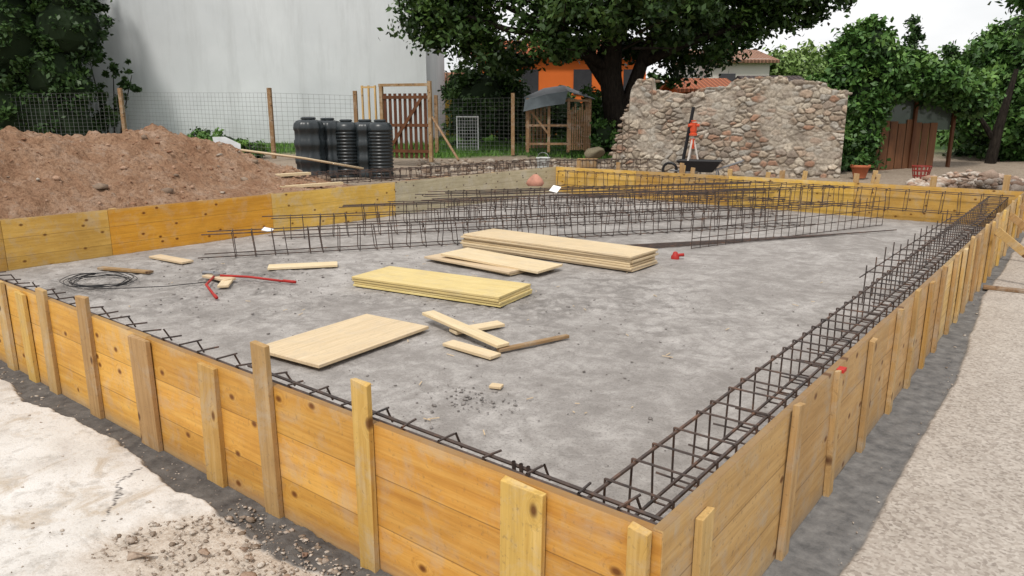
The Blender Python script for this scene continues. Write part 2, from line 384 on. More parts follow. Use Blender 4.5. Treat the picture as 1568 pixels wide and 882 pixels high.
for z in (.0,.14,.28,.42): b2.tube(p0+Vector((0,0,z)),p1+Vector((0,0,z)),.007,4)
for k in range(27): q=p0.lerp(p1,k/26); b2.tube(q-Vector((0,0,.01)),q+Vector((.01,0,.5)),.006,4)
for k in range(9):
    a=random.uniform(-.4,.4)
    p=Vector((-8.9+a+k*.06,6.9+random.uniform(-1,1.5),.47+random.uniform(0,.12))); b2.tube(p,p+Vector((4.6,6.0,random.uniform(-.1,.1))),.008,5)
for k in range(6): b2.tube((-4.9+k*.1,6.9,.095),(-2.2+k*.12,10.6+.2*k,.105),.009,5)
b2.obj('bar',M_rebar,st)
b=MB(); cage(b,(-13.0,6.3,.52),(-10.35,14.3,.52),.5,.22,.25,.009,.007,n=4,jit=.03,ext=.5); cage(b,(-12.2,7.5,.55),(-10.2,13.6,.72),.25,.15,.25,.008,.006,n=4,jit=.03)
cage(b,(-10.2,14.1,.6),(-8.6,16.0,.6),.3,.2,.2,.008,.006,n=4)
b.obj('rebar_cage',M_rebar)

# ---------------------------------------------------------------- boards on the slab
def stack(name,c,length,width,n,th,ang,mat,z0=SZ+.015,jit=.02,gap=.002):
    e=empty(name)
    for i in range(n):
        obox('sheet',(c[0]+random.uniform(-jit,jit),c[1]+random.uniform(-jit,jit),z0+th*(i+.5)+.001*i),(length,width,th-gap),mat,e,(0,0,ang+random.uniform(-.01,.01)),.003)
    return e
stack('yellow_board_stack',(-4.62,3.80),1.93,.68,4,.028,math.radians(8.6),M_yboard,jit=.008,gap=.004)
stack('plywood_stack',(-4.83,6.27),2.78,.68,7,.028,0,M_board,jit=.03,gap=.004)
e=empty('loose_boards')
obox('sheet',(-4.95,5.25,.17),(1.55,.55,.03),M_board,e,(.0,.03,.03))
obox('sheet',(-5.2,5.0,.135),(1.5,.3,.028),M_board,e,(0,.0,-.05)); obox('sheet',(-5.1,5.1,.106),(1.3,.35,.026),M_board,e,(0,0,-.1))
e=empty('plywood_panel'); obox('sheet',(-3.95,1.93,.125),(1.3,.77,.028),M_board,e,(0,.008,math.radians(95)))
obox('batten',(-3.95,1.93,.099),(1.1,.08,.018),M_old,e,(0,0,math.radians(95)))
def plank(c,l,w,a,z,mat=M_board,th=.028,tilt=0):
    e=empty('wooden_plank'); obox('board',(c[0],c[1],z),(l,w,th),mat,e,(0,tilt,math.radians(a)))
plank((-3.27,2.68),1.15,.13,-13,.165,tilt=.03)
plank((-2.93,2.40),.55,.13,-3,.108)
plank((-3.28,2.88),.5,.14,70,.121)
plank((-2.62,2.85),.72,.05,72,.113,M_old)
plank((-6.85,3.62),.85,.24,52,.114); plank((-8.6,2.8),.75,.17,5,.112); plank((-8.37,2.1),.8,.09,20,.110,M_old)
plank((-7.0,2.55),.45,.14,5,.125); plank((-6.7,2.45),.3,.12,-40,.114)
plank((-2.25,1.9),.09,.07,20,.10,th=.02)
M_red=simple('red_handle',(.38,.025,.02),.55,.35); M_steel=simple('grey_steel',(.25,.25,.26),.4,.2,metal=.6); M_blk=simple('black_grip',(.015,.015,.017),.5,.2)
bc=empty('bolt_cutter'); b=MB()
b.path([(-7.02,2.50,.14),(-6.75,2.25,.13),(-6.3,2.08,.115)],.014,8); b.path([(-6.98,2.56,.15),(-6.7,2.75,.14),(-6.28,2.93,.115)],.014,8); b.obj('handles',M_red,bc,True)
b=MB(); b.box((-7.10,2.57,.15),(.18,.07,.03),Rz(2.8)); b.path([(-7.15,2.58,.15),(-7.28,2.52,.15),(-7.38,2.56,.15)],[.028,.025,.010],6); b.obj('jaws',M_steel,bc)
b=MB(); b.path([(-6.3,2.08,.117),(-6.16,2.03,.115)],.018,8); b.path([(-6.28,2.93,.12),(-6.13,2.99,.115)],.018,8); b.obj('grips',M_red,bc,True)
b=MB()
for k in range(9):
    rx=.36+random.uniform(-.05,.06); cx,cy=-7.95+random.uniform(-.05,.05),1.62+random.uniform(-.05,.05); a0=random.uniform(0,6)
    pts=[(cx+rx*math.cos(a0+t*.2)*1.05,cy+rx*.8*math.sin(a0+t*.2),SZ+.025+.005*k+.006*math.sin(t)) for t in range(random.randint(24,33))]
    b.path(pts,.004,5)
b.path([(-7.7,1.35,.11),(-7.3,1.6,.13),(-7.1,2.0,.11),(-7.0,2.4,.1)],.005,5)
b.obj('wire_coil',M_blk,smooth=True)
b=MB(); b.revolve((-3.42,7.12,SZ),[(0,.055),(.04,.055),(.055,.04),(.09,.03),(.1,.015)],16); b.tube((-3.42,7.12,.13),(-3.32,7.18,.14),.022,8,cap=True); b.obj('red_plastic_cap',M_red,smooth=True)
obox('paper_sheet',(-6.1,8.1,.78),(.14,.2,.006),simple('white_paper',(.8,.8,.78),.7,.05),None,(.4,.2,.3),.001)
obox('paper_sheet',(-8.0,3.9,.43),(.14,.1,.006),simple('white_paper2',(.7,.7,.7),.7,.05),None,(.3,.2,.6),.001)
b=MB(); b.revolve((-8.8,11.2,.44),[(0,.15),(.06,.19),(.13,.16),(.2,.1),(.25,.04)],12,.2,3); b.obj('cement_bag',simple('pink_bag',(.42,.2,.14),.7,.6),smooth=True)

# ---------------------------------------------------------------- dirt mound
xs=np.linspace(-17.5,-9.75,300); ys=np.linspace(-4,12.5,600)
def mz(X,Y):
    gg=1-sm((Y-4.6+.5*vnoise(X,Y,.6,21))/5.0); rid=-12.9-.18*(Y-3)
    z=1.12*np.exp(-((X-rid)/2.05)**2*1.2)*(gg)*(1+.2*vnoise(X,Y,.8,22))
    z+=.24*vnoise(X,Y,1.5,23,7,.68)*sm(z/.35)+.10*np.abs(vnoise(X,Y,5,24,5,.65))*sm(z/.3)
    edge=sm((-9.72-X)/.25)
    return T(X,Y)-.05+(z+.12*gg)*edge
V,Fq,X,Y=grid(xs,ys,mz); mzv=V[:,2]
m=NT('excavated_soil',.95,.1); v=m.coord(); n1=m.noise(v,1.4,6,.7,.5); n2=m.noise(v,16,6,.78); n3=m.noise(v,5,5,.7)
cc=m.ramp(n1,[(.3,(.36,.195,.115)),(.5,(.49,.30,.19)),(.7,(.60,.43,.32))])
cc=m.mix(m.ramp(n2,[(.38,.65),(.53,0.)]),cc,(.19,.10,.055)); cc=m.mix(m.ramp(n3,[(.55,0.),(.72,.5)]),cc,(.62,.49,.39)); m.col(cc); m.bump(m.math('ADD',n2,n3),1.,.1)
dm=empty('dirt_mound'); mesh_np('soil',V,Fq,m.m,dm,smooth=True)
n=3200; ii=rng.integers(0,len(V),n); ii=ii[mzv[ii]>.45]
rocks('clods',V[ii]+np.array([0,0,.003]),rng.gamma(1.3,.013,len(ii))+.010,M_clod,dm,flat=.8)
ii=rng.integers(0,len(V),210); ii=ii[mzv[ii]>.55]
rocks('stones',V[ii]+np.array([0,0,.01]),rng.gamma(1.8,.026,len(ii))+.015,M_rock,dm,flat=.7)
sh=empty('shovel'); b=MB()
P0=Vector((-13.95,7.2,1.22)); P1=Vector((-13.0,9.9,.70))
b.path([P0,P0.lerp(P1,.5)+Vector((0,0,.03)),P1],.026,8); b.obj('handle',M_board,sh,True)
b=MB(); b.v=[Vector(q) for q in ((-14.16,6.75,1.50),(-13.97,6.68,1.28),(-13.98,6.92,1.14),(-13.88,7.22,1.16),(-13.96,7.28,1.34),(-14.12,7.02,1.50),(-14.02,6.97,1.32))]
b.f=[(0,1,6),(1,2,6),(2,3,6),(3,4,6),(4,5,6),(5,0,6)]; o=b.obj('blade',simple('shovel_metal',(.5,.51,.51),.6,.3),sh); so=o.modifiers.new('s','SOLIDIFY'); so.thickness=.012

# ---------------------------------------------------------------- foreground pavement left
xs=np.arange(-7.5,.2,.011); ys=np.concatenate([np.arange(-6,-1.3,.1),np.arange(-1.3,.001,.009)])
def edgeline(X): return -.17-.03*np.sin(X*2.1)+.09*vnoise(X,X*0,1.7,31,6,.65)
def rubm(X,Y): return sm((X+2.55+.6*vnoise(X,Y,1.5,33,6,.6))/.25)*sm((Y+1.05+.1*vnoise(X,Y,2,35))/.5)
def lz(X,Y):
    pav=sm((edgeline(X)-Y)/.025); rub=rubm(X,Y)
    pav2=pav*(1-rub)
    z=.03*pav2+.007*vnoise(X,Y,3,36)*pav+(.004+.022*rub)*vnoise(X,Y,9,37,5,.65)*(1-pav2)+.01
    return np.where(Y>-.02,np.minimum(z,.02),z)
V,Fq,X,Y=grid(xs,ys,lz)
pav=sm((edgeline(X)-Y)/.025); rub=rubm(X,Y)*pav
ckl=np.abs(Y-(-.30-(X+3.05)*.9+.16*vnoise(X,Y,5,71,5,.6)))/1.4
ck=(1-sm((ckl-.002)/.004))*((X>-3.12)&(X<-2.7)&(Y<-.2))
p=NT('broken_pavement',.9,.2); v=p.coord(); n1=p.noise(v,1.5,6,.65,.5); n2=p.noise(v,9,6,.7); n3=p.noise(v,70,4,.7); n4=p.noise(v,3.2,6,.7,.8)
cc=p.ramp(n1,[(.3,(.50,.46,.42)),(.48,(.62,.59,.55)),(.7,(.70,.675,.645))])
cc=p.mix(p.ramp(n4,[(.54,0.),(.68,.75)]),cc,(.42,.34,.25))
cc=p.mix(p.ramp(n2,[(.34,.7),(.48,0.)]),cc,(.39,.36,.325))
cc=p.mix(p.ramp(n3,[(.3,.5),(.44,0.)]),cc,(.3,.27,.24))
rb=p.mix(p.ramp(n3,[(.35,0.),(.65,1.)]),p.ramp(n2,[(.3,(.28,.22,.165)),(.65,(.48,.41,.34))]),(.56,.50,.43))
cc=p.mix(p.attr('rub').outputs['Fac'],cc,rb)
cc=p.mix(p.attr('ck').outputs['Fac'],cc,(.07,.06,.055))
dk=p.ramp(n2,[(.3,(.055,.05,.048)),(.7,(.16,.15,.14))])
cc=p.mix(p.attr('pav').outputs['Fac'],dk,cc); p.col(cc)
p.bump(p.math('ADD',n2,p.math('MULTIPLY',n3,.5)),.6,.015)
mesh_np('pavement',V,Fq,p.m,smooth=True,attrs={'pav':pav.ravel(),'rub':rub.ravel(),'ck':ck.ravel()})
P=[];S=[]
for i in range(3600):
    xx=rng.uniform(-3.1,-1.2); yy=rng.uniform(-1.0,-.05)
    if rubm(np.array(xx),np.array(yy))<.4: continue
    P.append((xx,yy,.018)); S.append(rng.gamma(1.0,.0045)+.0015)
for i in range(300):
    xx=rng.uniform(-6,-1.2); P.append((xx,rng.uniform(-.24,-.04),.01)); S.append(rng.gamma(1.1,.0035)+.002)
for i in range(130):
    P.append((rng.uniform(-5.5,-2.5),rng.uniform(-1.1,-.25),.04)); S.append(rng.gamma(1.2,.003)+.002)
rocks('rubble_stones',np.array(P),S,M_rub,flat=.6)
P=[(-2.29,-.64,.03),(-2.06,-.44,.04),(-1.86,-.33,.035),(-1.75,-.42,.035),(-1.95,-.3,.03),(-2.5,-.3,.03),(-1.62,-.3,.03),(-1.7,-.15,.025),(-4.6,-.75,.04)]
rocks('broken_concrete_chunks',np.array(P),[.095,.042,.04,.04,.03,.028,.035,.03,.03],rockmat('chunk',(.24,.15,.11),(.36,.27,.2),(.5,.43,.36)),flat=.38,fine=True,cut=(.25,.6))
# ---------------------------------------------------------------- right path
xs=np.concatenate([np.arange(.001,1.3,.012),np.geomspace(1.3,9,20)]); ys=np.concatenate([np.arange(-3,7,.016),np.arange(7,13.3,.05)])
def eR(Y): return .27-.17*sm((Y-4)/4)+.04*vnoise(Y,Y*0,1.2,41,6,.6)
def rz(X,Y):
    pv=sm((X-eR(Y))/.02); return .012+.016*pv+.003*vnoise(X,Y,20,43,3)*pv+.010*vnoise(X,Y,4,44,6,.6)*(1-pv)
V,Fq,X,Y=grid(xs,ys,rz)
p=NT('path_concrete',.9,.2); v=p.coord(); n1=p.noise(v,1.1,5,.65,.4); n2=p.noise(v,9,6,.72)
vo=p.n('ShaderNodeTexVoronoi'); vo.inputs['Scale'].default_value=62; p.l(v,vo.inputs['Vector']); sp2=p.n('ShaderNodeSeparateColor'); p.l(vo.outputs['Color'],sp2.inputs[0])
cc=p.ramp(n1,[(.3,(.30,.255,.215)),(.5,(.39,.34,.295)),(.7,(.47,.42,.37))])
cc=p.mix(p.ramp(n2,[(.34,.6),(.5,0.)]),cc,(.23,.195,.165))
ag=p.ramp(sp2.outputs[0],[(.0,(.12,.10,.085)),(.3,(.33,.29,.25)),(1.,(.6,.56,.5))]); cc=p.mix(.42,cc,ag)
mg=p.ramp(n2,[(.32,(.085,.083,.083)),(.68,(.22,.213,.205))])
cc=p.mix(p.attr('pv').outputs['Fac'],mg,cc); p.col(cc)
p.bump(n2,.6,.01)
mesh_np('path',V,Fq,p.m,smooth=True,attrs={'pv':sm((X-eR(Y))/.02).ravel()})
P=[];S=[]
for i in range(200):
    yy=rng.uniform(.6,8); P.append((float(eR(np.array(yy)))+rng.normal(0,.05)+.01,yy,.022)); S.append(rng.gamma(1.1,.0025)+.0015)
rocks('path_grit',np.array(P),S,M_rub,flat=.6)
br=empty('timber_brace')
for y0 in (8.3,9.9,11.4):
    b=MB(); b.box((0,0,0),(1.0,.03,.09)); o=b.obj('strut',M_stake,br,bevel=.003); o.location=(.46,y0,.36); o.rotation_euler=(0,math.radians(38),0)
    b=MB(); b.box((0,0,0),(.09,.05,.5)); o=b.obj('peg',M_old,br,bevel=.003); o.location=(.86,y0+.05,.2)
obox('sole_plate',(.5,8.0,.045),(.9,.12,.03),M_old,br,(0,0,.1)); obox('sole_plate_b',(.62,9.2,.06),(.1,1.6,.03),M_stake,br,(0,0,.2))

# ---------------------------------------------------------------- foliage
def leafmat(name,dark,mid,light):
    t=NT(name,.5,.3); t.col(t.ramp(t.attr('tone').outputs['Fac'],[(.0,dark),(.5,mid),(1.,light)])); return t.m
def foliage(name,blobs,n,size,mat,parent=None,clump=.35,per=90,shell=.45,droop=.3):
    B=np.array([b[:6] for b in blobs],float); w=np.array([(b[3]*b[4]*b[5])**.667 for b in blobs]); w/=w.sum()
    nc=max(4,n//per); bi=rng.choice(len(B),nc,p=w)
    d=rng.normal(0,1,(nc,3)); d/=np.linalg.norm(d,axis=1)[:,None]; rr=rng.random(nc)**shell
    C=B[bi,:3]+d*rr[:,None]*B[bi,3:6]
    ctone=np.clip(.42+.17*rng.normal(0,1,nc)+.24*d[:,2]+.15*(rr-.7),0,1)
    cs=clump*rng.uniform(.6,1.4,nc)
    ci=rng.integers(0,nc,n); P=C[ci]+rng.normal(0,1,(n,3))*cs[ci][:,None]*np.array([.5,.5,.38])
    nrm=rng.normal(0,1,(n,3))+np.array([0,0,.7])+d[ci]*.6; nrm/=np.linalg.norm(nrm,axis=1)[:,None]
    t1=np.cross(nrm,rng.normal(0,1,(n,3))+np.array([0,0,-droop])); t1/=np.linalg.norm(t1,axis=1)[:,None]; t2=np.cross(nrm,t1)
    s=size*rng.uniform(.6,1.35,n)[:,None]
    V=np.stack([P-t1*s*.6,P+t2*s*.32+nrm*s*.08,P+t1*s*.6,P-t2*s*.32+nrm*s*.08],1).reshape(-1,3)
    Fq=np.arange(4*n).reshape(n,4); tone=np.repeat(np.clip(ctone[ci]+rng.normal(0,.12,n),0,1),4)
    return mesh_np(name,V,Fq,mat,parent,attrs={'tone':tone})
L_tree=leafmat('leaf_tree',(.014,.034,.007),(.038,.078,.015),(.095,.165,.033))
L_dark=leafmat('leaf_dark',(.013,.032,.008),(.032,.07,.016),(.075,.14,.032))
L_ivy=leafmat('leaf_ivy',(.018,.05,.01),(.055,.13,.025),(.15,.27,.06))
L_light=leafmat('leaf_light',(.08,.14,.03),(.15,.24,.06),(.26,.35,.12))
bk=NT('bark',.95,.1); v=bk.coord(scale=(1,1,.25)); nb=bk.noise(v,14,5,.7); bk.col(bk.ramp(nb,[(.3,(.010,.008,.007)),(.7,(.042,.034,.027))])); bk.bump(nb,1,.06); M_bark=bk.m
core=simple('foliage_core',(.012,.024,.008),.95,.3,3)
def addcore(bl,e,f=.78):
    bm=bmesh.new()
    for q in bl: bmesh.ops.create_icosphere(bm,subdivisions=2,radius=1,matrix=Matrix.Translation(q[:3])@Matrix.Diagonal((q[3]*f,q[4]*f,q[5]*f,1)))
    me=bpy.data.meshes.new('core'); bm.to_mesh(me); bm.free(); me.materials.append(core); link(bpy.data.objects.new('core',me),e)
def at(ratio,F,z): # world point from a bearing ratio and forward distance measured at the survey point
    return Vector((.9133+ratio*F*.7843-.6204*F,-1.9172+ratio*F*.6204+.7843*F,z))
def blb(lst):
    o=[]
    for px,F,z,rx,rz_ in lst:
        c=at((px-784)/1148,F,z); o.append((c.x,c.y,c.z,rx,rx,rz_))
    return o
tr=empty('broadleaf_tree'); b=MB(); bx,by=-12.5,20.6
rt=Vector((.784,.62,0))
def TP(r,z,dp=0): return Vector((bx,by,0))+rt*r+Vector((-.62,.784,0))*dp+Vector((0,0,z))
b.path([TP(.32,.4),TP(.25,1.0),TP(.1,2.0),TP(-.1,3.2),TP(-.1,5),TP(.2,7.5),TP(.3,10)],[.60,.46,.41,.38,.35,.25,.1],14)
b.path([TP(.2,1.6),TP(.6,2.6),TP(1.0,3.8),TP(1.6,5.2),TP(2.6,7)],[.3,.26,.22,.18,.08],10)
b.path([TP(-.1,2.8),TP(-.9,3.9),TP(-2.2,4.8),TP(-4,5.6)],[.22,.2,.14,.06],9)
b.path([TP(-.1,3.4),TP(-1.8,4.4,-.8),TP(-3.6,4.6,-1.2),TP(-5.4,5.2,-1)],[.2,.14,.1,.04],8)
b.path([TP(.9,3.6),TP(2.2,4.2,-.5),TP(4.0,4.8,-.5),TP(5.8,5.6)],[.18,.14,.1,.04],8)
b.path([TP(.1,4.6),TP(.8,6,1),TP(1.2,8,2)],[.25,.18,.06],8)
for k in range(50):
    a=random.uniform(0,6.28); r0=random.uniform(.5,3.5); z0=random.uniform(3.9,6); r1=r0+random.uniform(1,2.4)
    p0=Vector((bx+r0*math.cos(a),by+r0*math.sin(a),z0)); p1=Vector((bx+r1*math.cos(a+.3),by+r1*math.sin(a+.3),z0+random.uniform(-.3,.9)))
    b.tube(p0,p1,.05,5,.015)
b.obj('trunk',M_bark,tr,True)
bl=[]
for r,z,dp,rx,rz_ in ((0,7.6,0,4.5,2.8),(-3.2,6.6,0,2.8,2.0),(-5.4,6.0,0,1.8,1.5),(-5.2,4.7,-.5,1.3,1.0),(-6.3,5.4,0,1.0,1.0),(-4.5,4.1,-.5,1.1,.8),(3.4,6.8,0,3.0,1.9),(5.6,6.3,0,2.0,1.3),(-1.8,5.0,-1.5,1.6,.9),(1.4,5.0,-1.5,1.7,.9),(3.4,4.6,0,1.5,.8),(2.0,4.2,1.5,1.1,.7),(-1.5,4.3,1.5,1.3,.6),(4.8,5.3,.5,1.5,.8),(6.8,5.9,0,1.0,.7),(.2,5.6,-3,3,1.2),(2.6,3.6,1.8,.9,.55),(-3.3,3.9,1.5,1.0,.6),(5.9,5.2,0,.9,.5),(.4,4.3,1.5,1.2,.6),(3.6,3.9,1.2,.9,.45),(-2.2,4.0,-1.8,.7,.4),(-.9,4.2,-2,.6,.35),(-6.0,4.4,0,.7,.5)):
    c=TP(r,z,dp); bl.append((c.x,c.y,c.z,rx,rx,rz_))
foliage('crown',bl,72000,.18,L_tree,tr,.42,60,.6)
iv=empty('ivy_covered_tree'); b=MB(); c=at((60-784)/1148,27.5,0); b.path([c+Vector((0,0,.5)),c+Vector((.1,0,4)),c+Vector((0,.2,9))],[.4,.35,.2],10); b.obj('trunk',M_bark,iv)
bl=blb([(20,27.3,2,2.0,2.0),(75,27.3,1.9,1.3,1.6),(115,27.2,1.6,.8,1.2),(30,27.3,4.6,2.2,2.2),(95,27.3,3.4,1.3,1.4),(128,27.3,4.9,1.35,1.2),(138,27.3,6.0,1.0,1.0),(60,27.3,7.2,2.4,2.0),(125,27.2,2.9,.7,.7),(-80,27,4,2.6,3.6)])
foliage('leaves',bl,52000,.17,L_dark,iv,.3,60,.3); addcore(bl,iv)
vn=empty('climbing_vine'); bl=[]
for r,z,s,sz_ in ((-.545,1.7,.25,.5),(-.53,1.9,.3,.5),(-.54,2.6,.13,.5),(-.517,2.5,.2,.45),(-.507,3.1,.16,.25),(-.519,3.6,.1,.45),(-.50,3.5,.08,.5),(-.53,3.4,.08,.4),(-.537,4.3,.08,.5),(-.497,2.9,.2,.1)):
    c=at(r,28.8,z); bl.append((c.x,c.y,c.z,s,s,sz_))
foliage('leaves',bl,3000,.15,L_dark,vn,.1,25,.6)
b=MB()
for r0,r1,z1 in ((-.535,-.55,4.0),(-.53,-.52,3.8),(-.525,-.497,3.4)): b.path([at(r0,28.9,.8),at((r0+r1)/2,28.9,2.2),at(r1,28.9,z1)],[.05,.03,.01],5)
b.obj('stems',M_bark,vn)
def bush(name,bl,n,size,mat,clump=.25,per=60,corem=True,shell=.35):
    e=empty(name); foliage('leaves',bl,n,size,mat,e,clump,per,shell)
    if corem: addcore(bl,e,.75)
    return e
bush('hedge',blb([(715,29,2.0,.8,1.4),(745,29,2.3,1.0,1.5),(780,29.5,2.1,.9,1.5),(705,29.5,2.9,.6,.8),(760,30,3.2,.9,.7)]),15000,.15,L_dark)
bush('hedge',blb([(825,33,1.7,1.0,1.3),(870,33,1.8,1.1,1.2),(920,33,1.7,1.1,1.3),(970,32,1.8,1.0,1.3)]),9000,.18,L_dark)
bush('low_shrub',blb([(285,25,.95,.5,.3),(310,24.5,1.0,.6,.4),(340,24,1.0,.7,.4),(365,24,.9,.5,.35),(385,24,.85,.4,.25)]),6000,.13,L_ivy,.15)
bush('background_hedge',blb([(650+k*32,48+(k%3),2.6+.5*math.sin(k*2.1),2.2,1.7+.3*math.sin(k)) for k in range(30)]),20000,.32,L_dark,.5)
bush('shrub',blb([(895,26,1.4,.4,.6),(905,26.5,2.2,.4,.7),(925,25,1.3,.35,.5)]),4000,.12,L_ivy)
ivr=blb([(1295,20.2,1.4,.4,1.0),(1300,20.2,2.6,.5,1.0),(1292,20.2,3.6,.5,.55),(1318,20.2,3.75,.5,.6),(1276,20.0,3.0,.35,.5),(1325,20.1,1.5,.35,1.1),(1345,20.2,3.1,.6,.65),(1380,20.2,2.9,.65,.55),(1420,20.3,2.8,.65,.5),(1450,20.4,2.65,.55,.5),(1480,20.6,2.5,.5,.55),(1335,20.1,2.3,.3,.5),(1250,20.0,2.72,.3,.16),(1275,19.6,2.2,.2,.5),(1285,19.6,1.2,.2,.6)])
bush('ivy_plant',ivr,44000,.14,L_ivy,.22,45)
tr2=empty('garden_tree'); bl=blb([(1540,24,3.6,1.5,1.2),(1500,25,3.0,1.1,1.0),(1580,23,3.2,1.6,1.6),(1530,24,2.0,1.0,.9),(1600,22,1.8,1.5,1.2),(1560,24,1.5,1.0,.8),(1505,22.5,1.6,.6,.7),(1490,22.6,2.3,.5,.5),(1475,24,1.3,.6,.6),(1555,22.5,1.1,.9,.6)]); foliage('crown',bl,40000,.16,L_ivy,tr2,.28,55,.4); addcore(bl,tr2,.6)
b=MB(); c=at((1520-784)/1148,21.5,0); b.path([c+Vector((0,0,.3)),c+Vector((.1,0,1.6)),c+Vector((.3,.2,3.2))],[.16,.13,.06],9); b.path([c+Vector((0,0,1.3)),c+Vector((-.7,-.3,2.4))],[.09,.03],7); b.obj('trunk',M_bark,tr2)
tr3=empty('overhanging_tree'); foliage('crown',blb([(1572,13,3.75,.6,.5),(1600,13,3.3,.5,.4),(1640,13,3.9,1.0,.8),(1700,13,4,1.2,1.1),(1535,13,4.15,.5,.3)]),12000,.12,L_ivy,tr3,.2,40,.5)
b=MB(); c=at((1720-784)/1148,13.5,0); b.path([c,c+Vector((0,0,2)),c+Vector((-.3,.1,4))],[.2,.17,.08],9); b.path([c+Vector((-.1,0,2.6)),at((1600-784)/1148,13,3.7),at((1545-784)/1148,13,4.1)],[.09,.05,.015],6); b.obj('trunk',M_bark,tr3)
for nm,px,F,z,rx,rz_ in (('background_tree',1195,44,4.2,1.8,1.2),('background_tree',1232,46,4.6,1.6,1.3),('background_tree',1490,48,4.6,3.2,2.0),('background_tree',1555,46,5.0,3.5,2.4),('background_tree',1400,50,4.0,3.5,1.7)):
    e=empty(nm); foliage('crown',blb([(px,F,z,rx,rz_),(px+15,F,z-1,rx*.8,rz_),(px-20,F+.5,z-.8,rx*.7,rz_*.8)]),6000,.28,L_light if px<1300 else L_ivy,e,.5,60,.5)
    c=at((px-784)/1148,F,0); b=MB(); b.path([c+Vector((0,0,.5)),c+Vector((0,0,4))],[.25,.15],8); b.obj('trunk',M_bark,e)
for px,F,ht in ((1378,40,6.7),(1440,46,6.2),(1510,50,7.3)):
    e=empty('conifer_tree'); c=at((px-784)/1148,F,0); bl=[]
    for k in range(11): bl.append((c.x,c.y,ht-.1-k*.4,.2+k*.19,.2+k*.19,.22))
    foliage('needles',bl,6000,.22,L_dark,e,.25,40,.7); b=MB(); b.path([c+Vector((0,0,.5)),c+Vector((0,0,ht))],[.15,.02],7); b.obj('trunk',M_bark,e)
foliage('distant_trees',blb([(x,75+10*math.sin(x),3.2,6,2.8) for x in range(-900,2600,60)]),24000,.75,L_dark,None,1.0,60,.5)
n=24000; gx=rng.uniform(-24,-8,n*3); gy=rng.uniform(9,30,n*3)
k=(lawnf(gx,gy)>rng.random(n*3)*.9+.05); gx=gx[k][:n];gy=gy[k][:n]; n=len(gx); gzv=T(gx,gy)-.03
a=rng.uniform(0,6.28,n); hh_=rng.uniform(.06,.22,n); wd=.018
dx=np.cos(a)*wd;dy=np.sin(a)*wd; lx=rng.normal(0,.05,n);ly=rng.normal(0,.05,n)
V=np.stack([np.stack([gx-dx,gy-dy,gzv],1),np.stack([gx+dx,gy+dy,gzv],1),np.stack([gx+lx,gy+ly,gzv+hh_],1)],1).reshape(-1,3)
mesh_np('grass',V,np.arange(3*n).reshape(n,3),leafmat('grass_blade',(.04,.1,.012),(.09,.2,.03),(.17,.31,.07)),attrs={'tone':np.repeat(rng.random(n),3)})

# ---------------------------------------------------------------- stone wall
A=np.array([-9.55,15.75]);Bp=np.array([-4.2,17.4]); Lw=np.linalg.norm(Bp-A); dr=(Bp-A)/Lw; nn=np.array([dr[1],-dr[0]]); Lw+=.12
pu=[0,.1,.12,.25,.27,.40,.42,.58,.9,.98,1.02,1.5,1.9,2.2,2.4,2.9,3.0,3.3,3.9,4.3,4.35,4.9,5.2,5.25,5.6,6.4]; pz=[.9,.95,1.4,1.45,1.95,2.0,2.50,2.84,2.86,2.82,2.56,2.52,2.46,2.58,2.62,2.64,2.76,2.84,2.86,2.84,2.74,2.76,2.70,2.6,2.5,2.4]
NU,NV=330,140; U=np.linspace(0,Lw,NU)
rows=[]; cols=[]; tops=[]
stonepal=[(.54,.46,.36),(.42,.35,.27),(.57,.51,.43),(.33,.27,.22),(.48,.37,.28),(.44,.41,.36),(.59,.52,.42),(.42,.25,.17)]
for u in U:
    q0=noise.voronoi(Vector((u*4.5,0,7)))[1][0]; tops.append(np.interp(u,pu,pz)+.08*noise.noise(Vector(q0)*2.3)+.03*noise.noise(Vector((u*7,0,5))))
for j in range(NV):
    for i in range(NU):
        u=U[i]; top=tops[i]; f=j/(NV-1)
        if f<.82: off=0; z=.35+(top-.35)*f/.82
        elif f<.88: off=-(f-.82)/.06*.5; z=top+.01
        else: off=-.5; z=.35+(top-.35)*(1-(f-.88)/.12)
        q=Vector((u*.85+.05*noise.noise(Vector((u*4,z*4,0))),off,z*1.45+.03*noise.noise(Vector((u*5,z*3,4)))))*5.2
        ds,ps=noise.voronoi(q); e=ds[1]-ds[0]; s=min(1,e/.18); s=s*s*(3-2*s)
        r=noise.noise(Vector(ps[0])*3.7); plaster=noise.fractal(Vector((u*.8,0,z*1.2)),1,2,3)
        pl=max(0,min(.75,(plaster-.05)*4))
        rgh=noise.noise(Vector((u*14,z*14,off)))
        dsp=.05*s*(1-.8*pl)*(.8+.6*r)+.012*rgh
        hsh=int(abs(math.sin(ps[0][0]*12.9+ps[0][2]*78.2+ps[0][1]*3))*43758)%len(stonepal)
        c=np.array(stonepal[hsh])*(.78+.5*abs(r)); mort=np.array((.27,.225,.18)); c=mort*(1-s)+c*s
        c=c*(1-.7*pl)+np.array((.47,.42,.35))*.7*pl
        rows.append((A[0]+dr[0]*u+nn[0]*(dsp+off),A[1]+dr[1]*u+nn[1]*(dsp+off),z+(dsp*.3 if f>.7 and f<.9 else 0))); cols.append(c*(1+.25*rgh))
i=(np.arange(NV-1)[:,None]*NU+np.arange(NU-1)[None,:]).ravel(); Fq=np.stack([i,i+1,i+NU+1,i+NU],1)
s=NT('stone_masonry',.95,.15); v=s.coord(); n2=s.noise(v,22,5,.75); cc=s.attr('scol').outputs['Color']; cc=s.mix(s.ramp(n2,[(.36,.5),(.5,0.)]),cc,(.14,.11,.085)); cc=s.mix(s.ramp(s.noise(v,1.7,5,.7,.5),[(.5,0.),(.66,.6)]),cc,(.15,.12,.095)); s.col(cc); s.bump(n2,.6,.03)
